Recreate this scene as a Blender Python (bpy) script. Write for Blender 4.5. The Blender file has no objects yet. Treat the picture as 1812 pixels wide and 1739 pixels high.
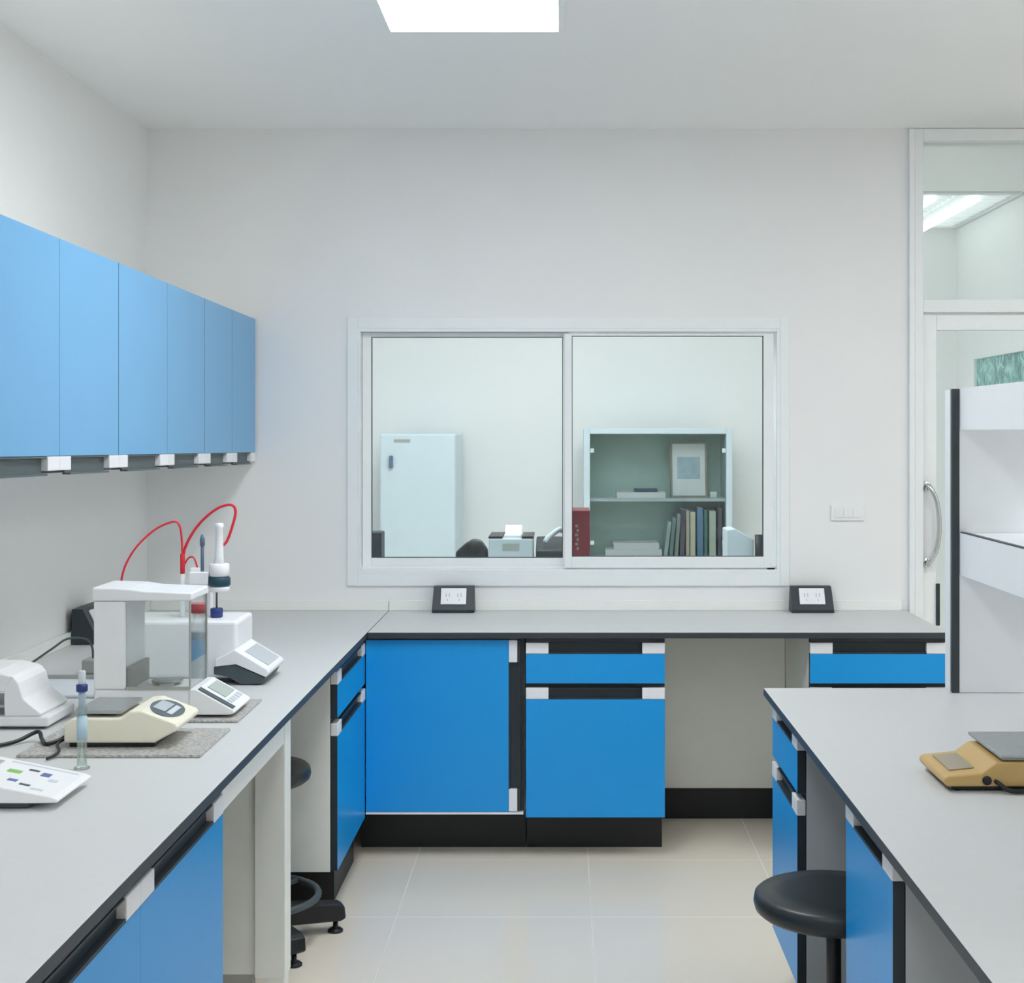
import bpy, bmesh, math, random
from mathutils import Vector, Matrix
random.seed(4)
S = bpy.context.scene
C = S.collection
PI = math.pi

# ------------------------------------------------------------------ measures
F = 2600.0            # focal length in pixels of the 1812 px wide frame
CX, CY = 998.0, 762.0 # level camera: vanishing point of the depth lines
EYE = 1.595
def PX(px, Y): return (px - CX) * Y / F
def PZ(py, Y): return EYE - (py - CY) * Y / F
TOP = 0.85            # worktop height
CEIL = 2.85

# ------------------------------------------------------------------ materials
def lin(c):
    out = []
    for v in c:
        v = v / 255.0
        out.append(v / 12.92 if v <= 0.04045 else ((v + 0.055) / 1.055) ** 2.4)
    return (*out, 1.0)

def mat(name, rgb, rough=0.5, metal=0.0, vary=0.03, scale=14.0, bump=0.0, spec=0.5, emit=None, estr=0.0, coat=0.0):
    m = bpy.data.materials.new(name); m.use_nodes = True
    nt = m.node_tree; b = nt.nodes['Principled BSDF']
    col = lin(rgb)
    b.inputs['Roughness'].default_value = rough
    b.inputs['Metallic'].default_value = metal
    b.inputs['Specular IOR Level'].default_value = spec
    if coat: b.inputs['Coat Weight'].default_value = coat
    tc = nt.nodes.new('ShaderNodeTexCoord')
    n = nt.nodes.new('ShaderNodeTexNoise'); n.inputs['Scale'].default_value = scale; n.inputs['Detail'].default_value = 3
    nt.links.new(tc.outputs['Object'], n.inputs['Vector'])
    r = nt.nodes.new('ShaderNodeValToRGB')
    r.color_ramp.elements[0].position = 0.3; r.color_ramp.elements[1].position = 0.7
    r.color_ramp.elements[0].color = tuple(x * (1 - vary) for x in col[:3]) + (1,)
    r.color_ramp.elements[1].color = tuple(min(1, x * (1 + vary)) for x in col[:3]) + (1,)
    nt.links.new(n.outputs['Fac'], r.inputs['Fac'])
    nt.links.new(r.outputs['Color'], b.inputs['Base Color'])
    if bump:
        bp = nt.nodes.new('ShaderNodeBump'); bp.inputs['Strength'].default_value = bump; bp.inputs['Distance'].default_value = 0.002
        nt.links.new(n.outputs['Fac'], bp.inputs['Height']); nt.links.new(bp.outputs['Normal'], b.inputs['Normal'])
    if emit:
        b.inputs['Emission Color'].default_value = lin(emit); b.inputs['Emission Strength'].default_value = estr
    return m

def glass(name, tint, refl=1.0, rough=0.02):
    m = bpy.data.materials.new(name); m.use_nodes = True
    nt = m.node_tree; nt.nodes.clear()
    o = nt.nodes.new('ShaderNodeOutputMaterial'); mx = nt.nodes.new('ShaderNodeMixShader')
    t = nt.nodes.new('ShaderNodeBsdfTransparent'); t.inputs['Color'].default_value = (*tint, 1)
    g = nt.nodes.new('ShaderNodeBsdfGlossy'); g.inputs['Roughness'].default_value = rough
    fr = nt.nodes.new('ShaderNodeFresnel'); fr.inputs['IOR'].default_value = 1.45
    mu = nt.nodes.new('ShaderNodeMath'); mu.operation = 'MULTIPLY'; mu.inputs[1].default_value = refl
    nt.links.new(fr.outputs['Fac'], mu.inputs[0]); nt.links.new(mu.outputs[0], mx.inputs['Fac'])
    nt.links.new(t.outputs[0], mx.inputs[1]); nt.links.new(g.outputs[0], mx.inputs[2]); nt.links.new(mx.outputs[0], o.inputs['Surface'])
    return m

M = {}
M['wall'] = mat('wall_paint', (238, 238, 238), 0.85, vary=0.008, scale=3, spec=0.2)
M['wall2'] = mat('office_paint', (241, 242, 242), 0.85, vary=0.008, scale=3, spec=0.2)
M['ceil'] = mat('ceiling_paint', (242, 243, 243), 0.9, vary=0.006, scale=2, spec=0.2)
M['alu'] = mat('white_coated_aluminium', (238, 241, 242), 0.4, vary=0.01)
M['top'] = mat('grey_laminate', (206, 207, 207), 0.42, vary=0.012, scale=60, spec=0.35)
M['edge'] = mat('black_laminate_edge', (52, 58, 63), 0.45, vary=0.05)
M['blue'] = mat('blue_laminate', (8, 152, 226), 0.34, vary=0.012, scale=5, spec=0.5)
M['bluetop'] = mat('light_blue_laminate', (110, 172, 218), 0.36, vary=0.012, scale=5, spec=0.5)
M['dark'] = mat('dark_profile', (40, 50, 57), 0.45, vary=0.05)
M['bluedge'] = mat('dark_blue_cover', (60, 92, 120), 0.45, vary=0.04)  # plain dark blue of the notebook cover
M['black'] = mat('black_plastic', (22, 24, 27), 0.42, vary=0.08, scale=30)
M['plinth'] = mat('black_plinth', (20, 22, 25), 0.5, vary=0.06)
M['vinyl'] = mat('black_vinyl', (34, 40, 44), 0.38, vary=0.06, scale=40, bump=0.15)
M['carcass'] = mat('pale_grey_melamine', (240, 242, 238), 0.5, vary=0.012)
M['shadecarcass'] = mat('shaded_melamine', (186, 191, 197), 0.5, vary=0.012)  # carcass melamine greyed to carry the shade of the island knee spaces
M['darkgrey'] = mat('dark_grey_profile', (84, 94, 98), 0.45, vary=0.04)
M['cap'] = mat('white_plastic_cap', (236, 236, 240), 0.4, vary=0.02)
M['white'] = mat('white_plastic', (240, 241, 243), 0.35, vary=0.012)
M['shelf'] = mat('white_shelf_laminate', (236, 238, 240), 0.45, vary=0.01)
M['cream'] = mat('cream_plastic', (240, 235, 216), 0.38, vary=0.02)
M['orange'] = mat('ochre_plastic', (200, 166, 106), 0.42, vary=0.04, scale=8)
M['steel'] = mat('brushed_steel', (176, 180, 180), 0.38, metal=0.75, vary=0.05, scale=50)
M['chrome'] = mat('chrome', (210, 214, 214), 0.15, metal=1.0, vary=0.02)
M['lcd'] = mat('grey_green_display', (172, 184, 178), 0.3, vary=0.03)
M['lcdd'] = mat('dark_teal_display', (84, 100, 108), 0.3, vary=0.04)
M['lcdg'] = mat('grey_display', (186, 193, 199), 0.3, vary=0.03)
M['ochredisplay'] = mat('drab_display', (160, 150, 128), 0.4, vary=0.04)
M['key'] = mat('pale_grey_key', (206, 212, 218), 0.5, vary=0.03)
M['keyblue'] = mat('blue_key', (98, 110, 170), 0.45, vary=0.05)
M['keygreen'] = mat('green_key', (138, 196, 96), 0.45, vary=0.05)
M['red'] = mat('red_tubing', (222, 40, 58), 0.35, vary=0.05)
M['redcap'] = mat('red_cap', (206, 66, 70), 0.4, vary=0.05)
M['navy'] = mat('navy_plastic', (34, 52, 120), 0.4, vary=0.05)
M['teal'] = mat('dark_teal_ring', (22, 66, 84), 0.35, vary=0.05)
M['rod'] = mat('slate_rod', (96, 116, 140), 0.4, vary=0.05)
M['liquid'] = mat('grey_blue_liquid', (160, 178, 192), 0.3, vary=0.03)
M['slate'] = mat('dark_grey_underside', (70, 82, 88), 0.5, vary=0.04)
M['grey'] = mat('grey_plastic', (168, 168, 164), 0.5, vary=0.05)
M['paper'] = mat('white_paper', (240, 243, 246), 0.8, vary=0.02)
M['steelgreen'] = mat('grey_green_steel', (178, 203, 197), 0.5, vary=0.03)
M['officewhite'] = mat('enamelled_white_steel', (207, 222, 230), 0.4, vary=0.01)
M['wine'] = mat('dark_red_board', (122, 36, 50), 0.5, vary=0.06)
M['desk'] = mat('office_bench_board', (214, 218, 214), 0.5, vary=0.02)
M['frame'] = mat('brown_grey_frame', (150, 142, 128), 0.5, vary=0.05)
M['printblue'] = mat('pale_print', (176, 200, 214), 0.7, vary=0.12, scale=24)
M['pane'] = glass('window_glass', (0.965, 0.985, 0.98), 0.7)
M['clear'] = glass('clear_glass', (0.97, 0.98, 0.975), 0.4)
M['tube'] = glass('pale_green_glass', (0.92, 0.965, 0.94), 0.6, 0.05)
M['lamp'] = mat('lit_diffuser', (250, 252, 252), 0.6, vary=0.0, emit=(245, 250, 253), estr=15.0)
M['lamp_fill'] = mat('fill_diffuser', (250, 252, 252), 0.6, vary=0.0, emit=(245, 250, 253), estr=9.0)  # glow of the added laboratory panels
M['lamp_office_fill'] = mat('office_fill_diffuser', (250, 252, 252), 0.6, vary=0.0, emit=(244, 251, 255), estr=8.6)  # glow of the added office panels
M['lamp2'] = mat('lit_fluorescent_tube', (250, 255, 252), 0.6, vary=0.0, emit=(248, 254, 252), estr=2.4)
M['reflector'] = mat('white_reflector', (225, 232, 230), 0.35, vary=0.02)

# granite slab
def granite():
    m = mat('speckled_granite', (176, 174, 172), 0.35, vary=0.0)
    nt = m.node_tree; b = nt.nodes['Principled BSDF']
    v = nt.nodes.new('ShaderNodeTexNoise'); v.inputs['Scale'].default_value = 110; v.inputs['Detail'].default_value = 6
    tc = nt.nodes.new('ShaderNodeTexCoord'); nt.links.new(tc.outputs['Object'], v.inputs['Vector'])
    r = nt.nodes.new('ShaderNodeValToRGB')
    r.color_ramp.elements[0].position = 0.36; r.color_ramp.elements[1].position = 0.62
    r.color_ramp.elements[0].color = lin((146, 143, 140)); r.color_ramp.elements[1].color = lin((196, 194, 190))
    nt.links.new(v.outputs['Fac'], r.inputs['Fac']); nt.links.new(r.outputs['Color'], b.inputs['Base Color'])
    return m
M['granite'] = granite()

def floor_mat():
    m = mat('beige_tiles', (236, 228, 214), 0.2, vary=0.0, spec=0.5)
    nt = m.node_tree; b = nt.nodes['Principled BSDF']
    tc = nt.nodes.new('ShaderNodeTexCoord'); mp = nt.nodes.new('ShaderNodeMapping')
    mp.inputs['Location'].default_value = (0.5504, 0.30, 0)
    nt.links.new(tc.outputs['Object'], mp.inputs['Vector'])
    br = nt.nodes.new('ShaderNodeTexBrick'); br.offset = 0.0; br.squash = 1.0
    br.inputs['Scale'].default_value = 1.0; br.inputs['Brick Width'].default_value = 0.64; br.inputs['Row Height'].default_value = 0.64
    br.inputs['Mortar Size'].default_value = 0.002; br.inputs['Mortar Smooth'].default_value = 0.3
    br.inputs['Color1'].default_value = lin((240, 230, 214)); br.inputs['Color2'].default_value = lin((240, 231, 216))
    br.inputs['Mortar'].default_value = lin((243, 235, 222))
    nt.links.new(mp.outputs[0], br.inputs['Vector']); nt.links.new(br.outputs['Color'], b.inputs['Base Color'])
    rr = nt.nodes.new('ShaderNodeMapRange'); rr.inputs[3].default_value = 0.2; rr.inputs[4].default_value = 0.28
    nt.links.new(br.outputs['Fac'], rr.inputs[0]); nt.links.new(rr.outputs[0], b.inputs['Roughness'])
    return m
M['floor'] = floor_mat()

def vent_view():
    m = mat('teal_patterned_glass', (96, 168, 164), 0.2, vary=0.0)
    nt = m.node_tree; b = nt.nodes['Principled BSDF']
    tc = nt.nodes.new('ShaderNodeTexCoord')
    w = nt.nodes.new('ShaderNodeTexNoise'); w.inputs['Scale'].default_value = 14; w.inputs['Detail'].default_value = 4; w.inputs['Distortion'].default_value = 1.5
    nt.links.new(tc.outputs['Object'], w.inputs['Vector'])
    r = nt.nodes.new('ShaderNodeValToRGB')
    r.color_ramp.elements[0].position = 0.38; r.color_ramp.elements[1].position = 0.62
    r.color_ramp.elements[0].color = lin((84, 140, 140)); r.color_ramp.elements[1].color = lin((168, 222, 216))
    nt.links.new(w.outputs['Fac'], r.inputs['Fac']); nt.links.new(r.outputs['Color'], b.inputs['Base Color'])
    return m
M['vent'] = vent_view()

# ------------------------------------------------------------------ mesh helpers
class MB:
    def __init__(s): s.bm = bmesh.new()
    def box(s, x0, x1, y0, y1, z0, z1, mi=0):
        x0, x1 = min(x0, x1), max(x0, x1); y0, y1 = min(y0, y1), max(y0, y1); z0, z1 = min(z0, z1), max(z0, z1)
        v = [s.bm.verts.new(p) for p in ((x0,y0,z0),(x1,y0,z0),(x1,y1,z0),(x0,y1,z0),(x0,y0,z1),(x1,y0,z1),(x1,y1,z1),(x0,y1,z1))]
        fs = []
        for f in ((0,3,2,1),(4,5,6,7),(0,1,5,4),(1,2,6,5),(2,3,7,6),(3,0,4,7)):
            q = s.bm.faces.new([v[i] for i in f]); q.material_index = mi; fs.append(q)
        return fs            # bottom, top, -y, +x, +y, -x
    def prism(s, pts, a0, a1, axis='y', mi=0):
        """polygon pts in the plane across axis, extruded from a0 to a1"""
        def P(p, a):
            return {'y': (p[0], a, p[1]), 'x': (a, p[0], p[1]), 'z': (p[0], p[1], a)}[axis]
        A = [s.bm.verts.new(P(p, a0)) for p in pts]; B = [s.bm.verts.new(P(p, a1)) for p in pts]
        fs = [s.bm.faces.new(A), s.bm.faces.new(B[::-1])]
        n = len(pts)
        for i in range(n): fs.append(s.bm.faces.new((A[i], B[i], B[(i+1) % n], A[(i+1) % n])))
        for f in fs: f.material_index = mi
        bmesh.ops.recalc_face_normals(s.bm, faces=fs)
        return fs
    def lathe(s, prof, c=(0,0,0), seg=32, mi=0, axis='z'):
        """prof: list of (r, h)"""
        rings = []
        fs = []
        def P(r, h, a):
            u, w = r*math.cos(a), r*math.sin(a)
            d = {'z': (u, w, h), 'y': (u, h, w), 'x': (h, u, w)}[axis]
            return (c[0]+d[0], c[1]+d[1], c[2]+d[2])
        for r, h in prof:
            if r < 1e-6: rings.append([s.bm.verts.new(P(0, h, 0))])
            else: rings.append([s.bm.verts.new(P(r, h, 2*PI*i/seg)) for i in range(seg)])
        for a, b in zip(rings, rings[1:]):
            for i in range(seg):
                j = (i+1) % seg
                if len(a) == 1 and len(b) == 1: continue
                if len(a) == 1: fs.append(s.bm.faces.new((a[0], b[i], b[j])))
                elif len(b) == 1: fs.append(s.bm.faces.new((a[i], b[0], a[j])))
                else: fs.append(s.bm.faces.new((a[i], b[i], b[j], a[j])))
        for f in fs: f.material_index = mi; f.smooth = True
        bmesh.ops.recalc_face_normals(s.bm, faces=fs)
        return s
    def cyl(s, r, h0, h1, c=(0,0,0), seg=32, mi=0, axis='z', ch=None):
        ch = min(r, abs(h1-h0)) * 0.12 if ch is None else ch
        return s.lathe([(0,h0),(r-ch,h0),(r,h0+ch),(r,h1-ch),(r-ch,h1),(0,h1)], c, seg, mi, axis)
    def tube(s, pts, r, seg=10, mi=0, closed=False, smooth=6):
        P = [Vector(p) for p in pts]
        if smooth and len(P) > 2:      # Catmull-Rom
            Q = []
            n = len(P)
            rng = range(n if closed else n-1)
            for i in rng:
                p0 = P[(i-1) % n] if (closed or i > 0) else P[0]*2-P[1]
                p1 = P[i]; p2 = P[(i+1) % n]
                p3 = P[(i+2) % n] if (closed or i+2 < n) else P[-1]*2-P[-2]
                for k in range(smooth):
                    t = k/smooth
                    Q.append(0.5*((2*p1)+(p2-p0)*t+(2*p0-5*p1+4*p2-p3)*t*t+(3*p1-p0-3*p2+p3)*t**3))
            if not closed: Q.append(P[-1])
            P = Q
        rings = []; n = len(P); up = None
        for i in range(n):
            t = (P[(i+1) % n]-P[i-1]) if closed else (P[min(i+1, n-1)]-P[max(i-1, 0)])
            t.normalize()
            if up is None: up = t.orthogonal().normalized()
            else: up = (up - t*up.dot(t)).normalized()
            sd = t.cross(up)
            rings.append([s.bm.verts.new(P[i]+(up*math.cos(2*PI*k/seg)+sd*math.sin(2*PI*k/seg))*r) for k in range(seg)])
        fs = []
        pr = list(zip(rings, rings[1:])) + ([(rings[-1], rings[0])] if closed else [])
        for a, b in pr:
            for k in range(seg): fs.append(s.bm.faces.new((a[k], a[(k+1) % seg], b[(k+1) % seg], b[k])))
        if not closed: fs += [s.bm.faces.new(rings[0][::-1]), s.bm.faces.new(rings[-1])]
        for f in fs: f.material_index = mi; f.smooth = True
        bmesh.ops.recalc_face_normals(s.bm, faces=fs)
        return s
    def xf(s, fn):
        for v in s.bm.verts: v.co = fn(v.co)
        return s

def world_loc(o):
    l = Vector((0,0,0))
    while o is not None: l = l + o.location; o = o.parent
    return l

def obj(name, mb, mats, parent=None, bevel=0.0, kind=None, segs=2):
    me = bpy.data.meshes.new(name)
    off = world_loc(parent)
    for v in mb.bm.verts: v.co -= off
    mb.bm.normal_update(); mb.bm.to_mesh(me); mb.bm.free()
    for m in (mats if isinstance(mats, (list, tuple)) else [mats]): me.materials.append(M[m])
    o = bpy.data.objects.new(name, me); C.objects.link(o)
    if parent is not None: o.parent = parent
    if bevel:
        b = o.modifiers.new('bevel', 'BEVEL'); b.width = bevel; b.segments = segs; b.limit_method = 'ANGLE'; b.angle_limit = 0.6
        b.harden_normals = False
    if kind: o['kind'] = kind
    return o

def thing(name, label, cat, loc, group=None):
    o = bpy.data.objects.new(name, None); o.empty_display_size = 0.1; C.objects.link(o)
    o.location = loc; o['label'] = label; o['category'] = cat
    if group: o['group'] = group
    return o
def tag(o, label, cat, group=None):
    o['label'] = label; o['category'] = cat
    if group: o['group'] = group
    return o
def struct(name, mb, m, bevel=0.0): return obj(name, mb, m, None, bevel, 'structure')
def sroot(name, loc):
    o = bpy.data.objects.new(name, None); C.objects.link(o); o.location = loc; o['kind'] = 'structure'; return o

# ------------------------------------------------------------------ room shell
XL, XR, YB, YF = -1.735, 4.2, 6.11, -1.6        # laboratory
XL2, XR2, YB2 = -1.55, 2.42, 9.06               # office behind the window
WT = 0.12
a = MB(); a.box(XL-0.2, XR+0.2, YF-0.2, YB2+0.2, -0.1, 0.0); struct('floor', a, 'floor')
a = MB(); a.box(XL-0.2, XR+0.2, YF-0.2, YB2+0.2, CEIL, CEIL+0.1); struct('ceiling', a, 'ceil')
a = MB(); a.box(XL-0.1, XL, YF, YB, 0, CEIL); struct('wall_left', a, 'wall')
a = MB(); a.box(XR, XR+0.1, YF, YB, 0, CEIL); struct('wall_right', a, 'wall')
a = MB(); a.box(XL, XR, YF-0.1, YF, 0, CEIL); struct('wall_front', a, 'wall')
WX0, WX1, WZ0, WZ1 = PX(634, YB), PX(1380, YB), PZ(1014, YB), PZ(581, YB)
DX0, DX1 = PX(1617, YB), 2.42
a = MB()
a.box(XL-0.1, WX0, YB, YB+WT, 0, CEIL); a.box(WX1, DX0, YB, YB+WT, 0, CEIL); a.box(DX1, XR+0.1, YB, YB+WT, 0, CEIL)
a.box(WX0, WX1, YB, YB+WT, 0, WZ0); a.box(WX0, WX1, YB, YB+WT, WZ1, CEIL)
struct('wall_back', a, 'wall')
a = MB(); a.box(XL2-0.1, XL2, YB+WT, YB2, 0, CEIL); struct('wall_office_left', a, 'wall2')
a = MB(); a.box(XR2, XR2+0.1, YB+WT, YB2, 0, CEIL); struct('wall_office_right', a, 'wall2')
a = MB(); a.box(XL2-0.1, XR2+0.1, YB2, YB2+0.1, 0, CEIL); struct('wall_office_back', a, 'wall2')

# sliding window between laboratory and office
w = sroot('window_1', ((WX0+WX1)/2, YB, WZ0))
def ring(mb, x0, x1, z0, z1, y0, y1, l, r, b, t):
    mb.box(x0, x0+l, y0, y1, z0, z1); mb.box(x1-r, x1, y0, y1, z0, z1)
    mb.box(x0+l, x1-r, y0, y1, z0, z0+b); mb.box(x0+l, x1-r, y0, y1, z1-t, z1)
a = MB()
cx0, cx1, cz0, cz1 = PX(615, YB), PX(1396, YB), PZ(1036, YB), PZ(561, YB)
ring(a, cx0, cx1, cz0, cz1, YB-0.012, YB-0.0005, WX0-cx0, cx1-WX1, WZ0-cz0, cz1-WZ1)
obj('window_casing', a, 'alu', w, 0.002)
a = MB(); ring(a, WX0, WX1, WZ0, WZ1, YB-0.011, YB+WT+0.01, 0.010, 0.014, 0.016, 0.014)
a.box(WX0+0.01, WX1-0.014, YB+0.028, YB+0.034, WZ0+0.016, WZ0+0.028); obj('window_frame', a, 'alu', w, 0.0015)
def sash(x0, x1, z0, z1, gx0, gx1, gz0, gz1, y0):
    a = MB(); ring(a, x0, x1, z0, z1, y0, y0+0.026, gx0-x0, x1-gx1, gz0-z0, z1-gz1)
    s = obj('window_sash', a, 'alu', w, 0.002)
    a = MB(); e = 0.0025
    ring(a, gx0, gx1, gz0, gz1, y0+0.006, y0+0.02, e, e, e, e); obj('seal', a, 'dark', s)
    a = MB(); a.box(gx0+e, gx1-e, y0+0.010, y0+0.014, gz0+e, gz1-e); obj('pane', a, 'pane', s)
    return s
yb = YB+0.036
sash(WX0+0.012, PX(1006, yb), WZ0+0.018, WZ1-0.015, PX(657, yb), PX(996, yb), PZ(987, yb), PZ(596, yb), yb)
yf = YB-0.002
sash(PX(999, yf), PX(1369, yf), WZ0+0.022, WZ1-0.022, PX(1012, yf), PX(1351, yf), PZ(985, yf), PZ(594, yf), yf)
a = MB(); a.box(PX(1358, yf), PX(1371, yf), yf-0.004, yf+0.02, PZ(1012, yf), PZ(1005, yf)); obj('roller_stop', a, 'black', w)

# glazed door with a transom light
d = sroot('door_1', (DX0, YB, 0))
a = MB()
JY0, JY1 = YB-0.02, YB+WT
jx = PX(1632, YB)
a.box(DX0, jx, JY0, JY1, 0, CEIL-0.002)
a.box(DX1-0.03, DX1, JY0, JY1-0.002, 0, CEIL-0.002)
a.box(jx, DX1-0.03, JY0, JY1-0.002, PZ(250, YB), CEIL-0.002)
a.box(jx, DX1-0.03, JY0, JY1-0.002, PZ(553, YB), PZ(530, YB))
obj('door_frame', a, 'alu', d, 0.003)
a = MB(); a.box(DX0-0.022, DX0, YB-0.02, YB-0.001, 0, CEIL-0.002); obj('door_casing', a, 'alu', d, 0.002)
a = MB(); a.box(jx, DX1-0.03, YB+0.05, YB+0.055, PZ(530, YB), PZ(250, YB)); obj('transom_pane', a, 'pane', d)
lz1 = PZ(557, YB); gx = PX(1658, YB); gz1 = PZ(584, YB)
a = MB(); ring(a, jx+0.003, DX1-0.033, 0.008, lz1, YB+0.005, YB+0.045, gx-jx-0.003, 0.06, 0.25, lz1-gz1)
a.box(gx, DX1-0.093, YB+0.005, YB+0.045, 0.62, 0.66)
leaf = obj('door_leaf', a, 'alu', d, 0.003)
a = MB(); a.box(gx, DX1-0.093, YB+0.022, YB+0.027, 0.66, gz1); obj('pane', a, 'pane', leaf)
a = MB(); a.box(gx+0.0005, DX1-0.0935, YB+0.022, YB+0.027, 0.258, 0.62); obj('lower_pane', a, 'pane', leaf)
a = MB(); a.box(gx-0.004, gx+0.012, YB-0.004, YB+0.004, 0.785, 0.96); obj('latch_plate', a, 'dark', leaf, 0.002)
for sy, yy in ((-1, YB+0.005), (1, YB+0.045)):
    a = MB(); hx = PX(1639, YB)
    z0, z1 = PZ(995, YB), PZ(860, YB); zm = (z0+z1)/2
    o1 = yy+sy*0.034
    a.tube([(hx, yy+sy*0.002, z1), (hx+0.004, o1, z1), (hx+0.034, o1+sy*0.008, z1-0.06), (hx+0.044, o1+sy*0.012, zm), (hx+0.034, o1+sy*0.008, z0+0.06), (hx+0.004, o1, z0), (hx, yy+sy*0.002, z0)], 0.010, 12)
    for zz in (z0, z1): a.cyl(0.019, min(yy, yy+sy*0.008), max(yy, yy+sy*0.008), (hx, 0, zz), 24, 0, 'y')
    obj('pull_handle', a, 'chrome', leaf)

# high window on the office side wall
v = sroot('window_2', (XR2, 8.2, 1.85))
y0, y1, z0, z1 = 7.5, 8.62, 1.825, 2.035
a = MB()
def ringx(mb, y0, y1, z0, z1, x0, x1, t):
    mb.box(x0, x1, y0, y0+t, z0, z1); mb.box(x0, x1, y1-t, y1, z0, z1)
    mb.box(x0, x1, y0+t, y1-t, z0, z0+t*0.5); mb.box(x0, x1, y0+t, y1-t, z1-t*0.5, z1)
ringx(a, y0, y1, z0, z1, XR2-0.03, XR2-0.0005, 0.05); obj('window_frame', a, 'alu', v, 0.003)
a = MB(); a.box(XR2-0.012, XR2-0.001, y0+0.05, y1-0.05, z0+0.025, z1-0.025); obj('pane', a, 'vent', v)

# ------------------------------------------------------------------ ceiling lights
def troffer(x0, x1, y0, y1, label, style, group):
    t = thing('ceiling_light', label, 'ceiling light', ((x0+x1)/2, (y0+y1)/2, CEIL-0.02), group)
    a = MB(); z = CEIL-0.001
    r = 0.022
    a.box(x0-r, x0, y0-r, y1+r, z-0.014, z); a.box(x1, x1+r, y0-r, y1+r, z-0.014, z)
    a.box(x0, x1, y0-r, y0, z-0.014, z); a.box(x0, x1, y1, y1+r, z-0.014, z)
    obj('light_frame', a, 'alu', t, 0.002)
    if style != 'louvre':
        a = MB(); a.box(x0+0.001, x1-0.001, y0+0.001, y1-0.001, z-0.009, z-0.001); obj('diffuser', a, {'panel': 'lamp', 'soft': 'lamp_fill', 'office': 'lamp_office_fill'}[style], t)
    else:
        a = MB(); a.box(x0+0.001, x1-0.001, y0+0.001, y1-0.001, z-0.004, z-0.001); 
        n = 12
        for i in range(1, n): yy = y0+(y1-y0)*i/n; a.box(x0+0.01, x1-0.01, yy-0.001, yy+0.001, z-0.016, z-0.004)
        for i in range(1, 3): xx = x0+(x1-x0)*(-0.14+0.30*i*1.0 if i > 1 else 0.06); a.box(xx-0.004, xx+0.004, y0+0.01, y1-0.01, z-0.02, z-0.004)
        obj('reflector', a, 'reflector', t)
        for i in range(2):
            xx = x0+(x1-x0)*(0.26+0.40*i)
            a = MB(); a.cyl(0.015, y0+0.02, y1-0.02, (xx, 0, z-0.028), 16, 0, 'y'); obj('fluorescent_tube', a, 'lamp2', t)
    return t
lx0, lx1 = PX(692, 4.57), PX(988, 4.57)
troffer(lx0, lx1, 3.37, 4.57, 'bright square-edged ceiling light above the aisle, cut by the top of the photo', 'panel', None)
for x, y, w_ in ((-0.28, 0.9, 'over the near end of the aisle'), (2.1, 3.97, 'over the far half of the island bench'), (2.1, 1.6, 'over the near half of the island bench'), (3.6, 3.97, 'by the far right wall')):  # unseen panels added to light the laboratory
    troffer(x-0.262, x+0.262, y-0.6, y+0.6, 'added unseen ceiling light panel ' + w_, 'soft', None)
troffer(1.80, 2.385, 7.74, 8.98, 'louvred fluorescent ceiling light seen through the glass above the door', 'louvre', None)
troffer(0.25, 0.835, 6.4, 7.6, 'added unseen ceiling light panel over the middle of the office', 'office', None)  # this panel and the next are unseen, added to brighten the office
troffer(-0.85, -0.265, 6.4, 7.6, 'added unseen ceiling light panel over the left side of the office', 'office', None)

# ------------------------------------------------------------------ worktops
def worktop(name, boxes, splash, label, loc):
    t = thing(name, label, 'worktop', loc)
    a = MB()
    for b in boxes:
        fs = a.box(*b, TOP-0.022, TOP)
        for i in (0, 2, 3, 4, 5): fs[i].material_index = 1
    obj('worktop_board', a, ['top', 'edge'], t, 0.0015)
    if splash:
        a = MB()
        for b in splash: a.box(*b, TOP+0.0003, TOP+0.042)
        obj('backsplash', a, 'carcass', t, 0.0015)
    return t
XE = PX(650, 5.426)     # front edge of the left bench
worktop('bench_worktop', [(XL+0.002, XE-0.001, 1.0, YB-0.002)], [(XL+0.002, XL+0.02, 1.0, YB-0.002), (XL+0.021, XE-0.001, YB-0.02, YB-0.002)],
        'long pale grey worktop with black edge carrying the balances along the left wall', (-1.2, 3.5, TOP-0.022))
worktop('bench_worktop', [(XE+0.001, 1.42, 5.426, YB-0.002)], [(XE+0.001, 1.40, YB-0.02, YB-0.002)],
        'pale grey worktop with black edge running under the sliding window', (0.35, 5.75, TOP-0.022))
XI = PX(1351, 4.257)
worktop('island_worktop', [(XI, 1.98, 1.0, 4.257)], None,
        'pale grey worktop of the island bench under the ochre balance', (1.25, 2.6, TOP-0.022))

# ------------------------------------------------------------------ cabinets
# local frame: u along the front, d into the carcass, z up
def mapper(orient, x0, y0):
    if orient == 'back': return lambda u, d: (x0+u, y0+d)
    if orient == 'left': return lambda u, d: (x0-d, y0+u)
    return lambda u, d: (x0+d, y0+u)
def lbox(mb, mp, u0, u1, d0, d1, z0, z1, mi=0):
    ax, ay = mp(u0, d0); bx, by = mp(u1, d1)
    return mb.box(ax, bx, ay, by, z0, z1, mi)
FRONT = {'back': 2, 'left': 3, 'isl': 5}
BACKF = {'back': 4, 'left': 5, 'isl': 3}

def shear_fn(p): return Vector((p.x, p.y, p.z+0.0107*(6.09-p.y)))

def front_panel(name, parent, mp, orient, u0, u1, z0, z1, m='blue', fix=None):
    a = MB(); fs = lbox(a, mp, u0, u1, 0, 0.022, z0, z1, 1)
    fs[FRONT[orient]].material_index = 0; fs[BACKF[orient]].material_index = 0
    if fix: a.xf(fix)
    return obj(name, a, [m, 'dark'], parent, 0.0005)

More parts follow.
